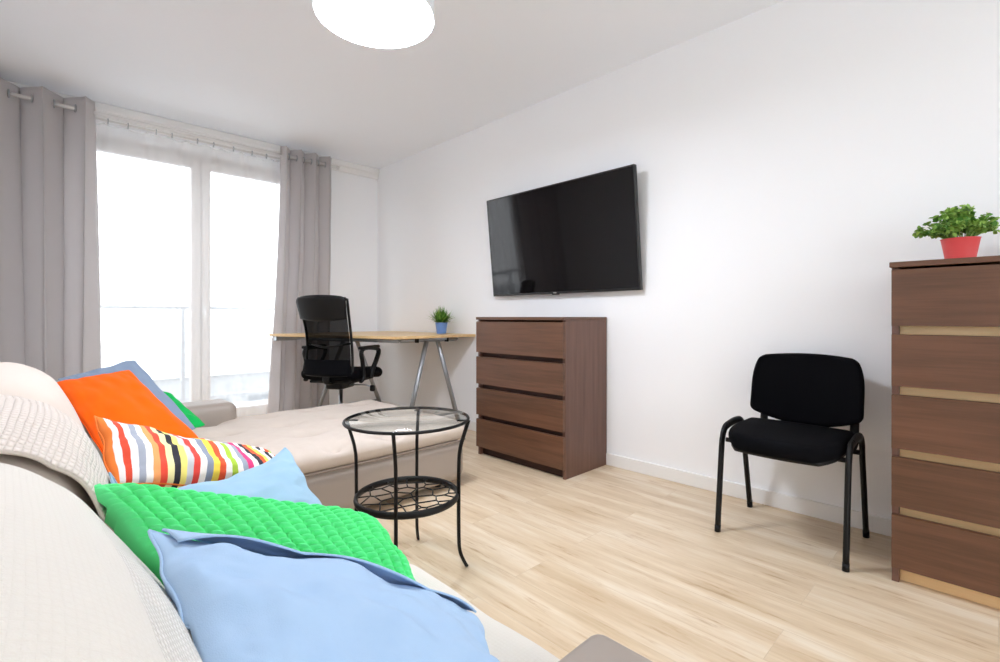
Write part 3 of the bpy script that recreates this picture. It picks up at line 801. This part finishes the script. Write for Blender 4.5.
# ------------------------------------------------------------------ throws over the near cushions
SUPPORT = []
def throw(label, prof, y0, y1, mat, seed, amp, ylow, nu=110, nv=90):
    base_tree = tree(SOFT)
    P = bez([(x, 0, z) for x, z in prof], 8); L = [0]
    for a, b in zip(P, P[1:]): L.append(L[-1] + (b - a).length)
    def at(s):
        s *= L[-1]
        for i in range(len(P) - 1):
            if s <= L[i+1] or i == len(P) - 2:
                f = (s - L[i]) / max(1e-9, L[i+1] - L[i]); t = (P[i+1] - P[i]).normalized()
                return P[i].lerp(P[i+1], min(1, f)), V((-t.z, 0, t.x))
    def fn(a, b):
        p, n = at(a); k_ = min(1, max(0, (.66 - p.z) / .14)); ya = y0 + (ylow - y0) * k_ * k_ * (3 - 2 * k_)
        y = ya + (y1 - ya) * b + .012 * fbm((a * 3, b * 2, seed))
        if n.z < 0 and abs(n.x) < .2: n = -n
        hit = base_tree.ray_cast(V((p.x, y, p.z)) + n * .16, -n, .30)
        if hit[0] is not None: p = hit[0]
        d = .013 + amp * (fbm((p.x * 5 + seed, y * 3.5, p.z * 5)) * .5 + .5) * 1.2 + amp * .4 * abs(fbm((p.x * 14, y * 9, p.z * 11 + seed)))
        return V((p.x, y, p.z)) + n * d
    mb = MB().sheet(fn, nu, nv)
    mb.uv = {k: (v[0] * L[-1], v[1] * abs(y1 - y0)) for k, v in mb.uv.items()}
    o = obj('throw_blanket', mb, mat, solid=.006)
    SUPPORT.append(o); return tag(o, label, 'throw')
def prof_for(zt, xf, top_back=-.2, front=True):
    p = [(top_back, zt - .06), (top_back + .03, zt - .03), (xf - .37, zt + .008), (xf - .27, zt + .010), (xf - .19, zt - .025), (xf - .125, zt - .085), (xf - .065, zt - .2), (xf - .01, zt - .31), (xf + .05, SZ + .012)]
    if front: p += [(xf + .2, SZ + .014), (SX1 - .1, SZ + .014), (SX1 - .01, SZ + .008), (SX1 + .02, SZ - .04), (SX1 + .022, SZ - .12)]
    return p
throw('cream knitted throw spread over the nearest back cushion and seat', prof_for(.828, .205, -.30), .26, .955, 'throw', 2, .008, .478)
throw('blush waffle throw heaped over the middle back cushion', prof_for(.808, .18, -.31, False), 1.05, 1.69, 'throw2', 9, .022, 1.05)

# ------------------------------------------------------------------ scatter cushions
PILED = []
def cushion(label, A, B, Cc, D, T, mat, seed, n=48, pinch=.07, wr=.006, plump=.5, tex=None, kb=1.0, sag=0, group=None, cat='cushion', flange=0, bow=(0, 0, 0), reach=.3):
    A, B, Cc, D = (V(p) for p in (A, B, Cc, D))
    nrm = (B - A).cross(D - A).normalized()
    if nrm.z < 0: nrm = -nrm
    def mid(u, v):
        us = u * (1 - pinch * (1 - v * v) * u * u); vs = v * (1 - pinch * (1 - u * u) * v * v)
        rd = 1 - .045 * (abs(u) * abs(v)) ** 5; us *= rd; vs *= rd
        a, b = (us + 1) / 2, (vs + 1) / 2
        p = A * (1-a)*(1-b) + B * a*(1-b) + Cc * a*b + D * (1-a)*b
        wv = .010 * max(abs(u), abs(v)) ** 3
        p = p + V((fbm((u * 1.7, v * 1.7, seed), 1.3), fbm((u * 1.7, v * 1.7, seed + 5), 1.3), fbm((u * 1.7, v * 1.7, seed + 9), 1.3))) * wv
        return p - V((0, 0, sag * (1 - u*u) * (1 - v*v))) + V(bow) * ((1 - u*u) * (1 - v) / 2)
    mb = MB(); mb.uv = {}; idx = {}
    vs = []; fs = []
    for side in (1, -1):
        for i in range(n + 1):
            for j in range(n + 1):
                edge = i in (0, n) or j in (0, n)
                if side == -1 and edge: idx[(side, i, j)] = idx[(1, i, j)]; continue
                # ticks finer at the edges so that the seam rounds
                u = math.sin((i / n - .5) * PI) * .6 + (2 * i / n - 1) * .4; v = math.sin((j / n - .5) * PI) * .6 + (2 * j / n - 1) * .4
                p = mid(u, v)
                f = max(0, (1 - u**2) * (1 - v**2))
                h = T / 2 * f ** plump * (1 if side > 0 else kb)
                if not edge:
                    e = min(1, f * 6)
                    # folds running in from the corners and seams
                    w = fbm((u * 2.2 + seed, v * 2.2, side), 1.6) * wr * 1.6 + abs(fbm((u * 6, v * 6 + seed, side * 3), 1)) * wr * (1.2 - f)
                    h += w * e
                    if tex: h += tex(u, v) * e
                idx[(side, i, j)] = len(vs); vs.append(p + nrm * h * side)
                mb.uv[len(vs) - 1] = ((u + 1) / 2, (v + 1) / 2)
    for side in (1, -1):
        for i in range(n):
            for j in range(n):
                fs.append([idx[(side, i, j)], idx[(side, i+1, j)], idx[(side, i+1, j+1)], idx[(side, i, j+1)]])
    sup = [tree(SOFT), tree(SUPPORT)]
    side = [i for i, p in enumerate(vs) if p.x < .24 and p.z > .50]
    for i, p in zip(side, push_out([vs[i] for i in side], sup, (1, 0, .25), .16)): vs[i] = p
    top = [i for i, p in enumerate(vs) if p.x > .16]
    for i, p in zip(top, push_out([vs[i] for i in top], sup, (0, 0, 1), .22)): vs[i] = p
    if PILED: vs = push_out(vs, [tree([q]) for q in PILED], (0, -.75, .66), .12)
    side = [i for i, p in enumerate(vs) if p.x < .24 and p.z > .50]
    for i, p in zip(side, push_out([vs[i] for i in side], sup, (1, 0, .25), .10)): vs[i] = p
    mb.add(vs, fs)
    o = obj('cushion', mb, mat)
    tag(o, label, cat, group)
    PILED.append(o)
    if not tex:
        lp_ = [(i, 0) for i in range(n)] + [(n, j) for j in range(n)] + [(i, n) for i in range(n, 0, -1)] + [(0, j) for j in range(n, 0, -1)]
        obj('seam', MB().tube([vs[idx[(1, i, j)]] for i, j in lp_], .0022, 5, True), mat, o)
    return o, mid, nrm

def puffs(N):
    def f(u, v): return .018 * (abs(math.sin((u + 1) / 2 * N * PI)) * abs(math.sin((v + 1) / 2 * N * PI))) ** .34 - .012
    return f
# laid from the far corner towards the camera, each leaning on the one before
cushion('small green cushion peeking out behind the grey-blue cushion',
    (.22, 3.10, .62), (.545, 3.02, .61), (.66, 2.78, .45), (.28, 2.78, .46), .07, 'green2', 41, 36, .05, .006)
cushion('grey-blue cushion standing behind the orange cushion',
    (.095, 2.99, .725), (.400, 3.05, .79), (.60, 2.68, .455), (.22, 2.60, .45), .08, 'greyblue', 35, 44, .05, .006)
cushion('plain orange cushion leaning on the grey-blue cushion',
    (.085, 2.82, .722), (.355, 2.90, .752), (.555, 2.36, .455), (.22, 2.25, .46), .10, 'orange', 30, 44, .05, .006)
cushion('multicoloured striped cushion in front of the orange cushion',
    (.135, 1.80, .725), (.565, 1.72, .565), (.60, 1.44, .50), (.14, 1.48, .60), .13, 'stripe', 21, 56, .05, .006, bow=(0, 0, -.045))
cushion('sky blue cushion leaning on the striped cushion, behind the bright green one',
    (.06, 1.22, .69), (.565, 1.49, .61), (.565, 1.20, .49), (.12, .98, .55), .10, 'blue2', 13, 48, .05, .008, bow=(0, 0, -.06))
cushion('bright green bobbly cushion between the two light blue cushions',
    (.055, 1.11, .695), (.535, .94, .55), (.515, .74, .475), (.19, .87, .53), .14, 'green', 8, 180, .02, .003, .15, puffs(18))
P1, mid1, n1 = cushion('light blue linen cushion nearest the camera, envelope opening along its edge',
    (.115, .83, .71), (.555, .63, .485), (.41, .37, .53), (.11, .43, .65), .11, 'blue', 4, 60, .04, .008, .6)
def flapfn(a, b):
    u = -.93 + 1.86 * a; v = -1.0 + .30 * b
    f = max(0, (1 - u * u) * (1 - v * v)); p = mid1(u, v)
    lift = .11 / 2 * f ** .6 + .006 + .010 * b * abs(math.sin(a * 7 + .6)) * (1 - (2*a-1) ** 6)
    return p + n1 * lift
obj('flap', MB().sheet(flapfn, 60, 10), 'blue', P1, solid=.003)

# ------------------------------------------------------------------ camera, light
cam = bpy.data.cameras.new('camera'); co = bpy.data.objects.new('camera', cam); C.objects.link(co)
co.location = (0, 0, 1.0); co.rotation_euler = (PI / 2, 0, -math.radians(44.3))
cam.sensor_width = 36; cam.lens = 36 * 487 / 1000; cam.shift_y = -.014; cam.clip_start = .02; cam.clip_end = 600
bpy.context.scene.camera = co

wd = bpy.data.worlds.new('overcast_sky'); bpy.context.scene.world = wd; wd.use_nodes = True
bg = wd.node_tree.nodes['Background']; bg.inputs[0].default_value = (.91, .955, 1, 1); bg.inputs[1].default_value = 3.9

po = bpy.data.lights.new('window_portal', 'AREA'); po.shape = 'RECTANGLE'; po.size = 1.9; po.size_y = 2.3; po.cycles.is_portal = True
pb = bpy.data.objects.new('window_portal', po); C.objects.link(pb); pb.location = (1.09, FY + .2, 1.2); pb.rotation_euler = (-PI / 2, 0, 0)

po2 = bpy.data.lights.new('added_window_portal', 'AREA'); po2.shape = 'RECTANGLE'; po2.size = 2.7; po2.size_y = 2.1; po2.cycles.is_portal = True  # portal for the added window behind the camera
pb = bpy.data.objects.new('added_window_portal', po2); C.objects.link(pb); pb.location = (1.15, NY - .14, 1.3); pb.rotation_euler = (PI / 2, 0, 0)

s = bpy.context.scene
s.view_settings.view_transform = 'Standard'; s.view_settings.look = 'None'; s.view_settings.gamma = 1
s.view_settings.use_curve_mapping = False; s.view_settings.exposure = 0.39
s.cycles.use_denoising = True; s.cycles.max_bounces = 14; s.cycles.diffuse_bounces = 8; s.cycles.transparent_max_bounces = 16
s.cycles.sample_clamp_indirect = 8; s.cycles.caustics_reflective = False; s.cycles.caustics_refractive = False
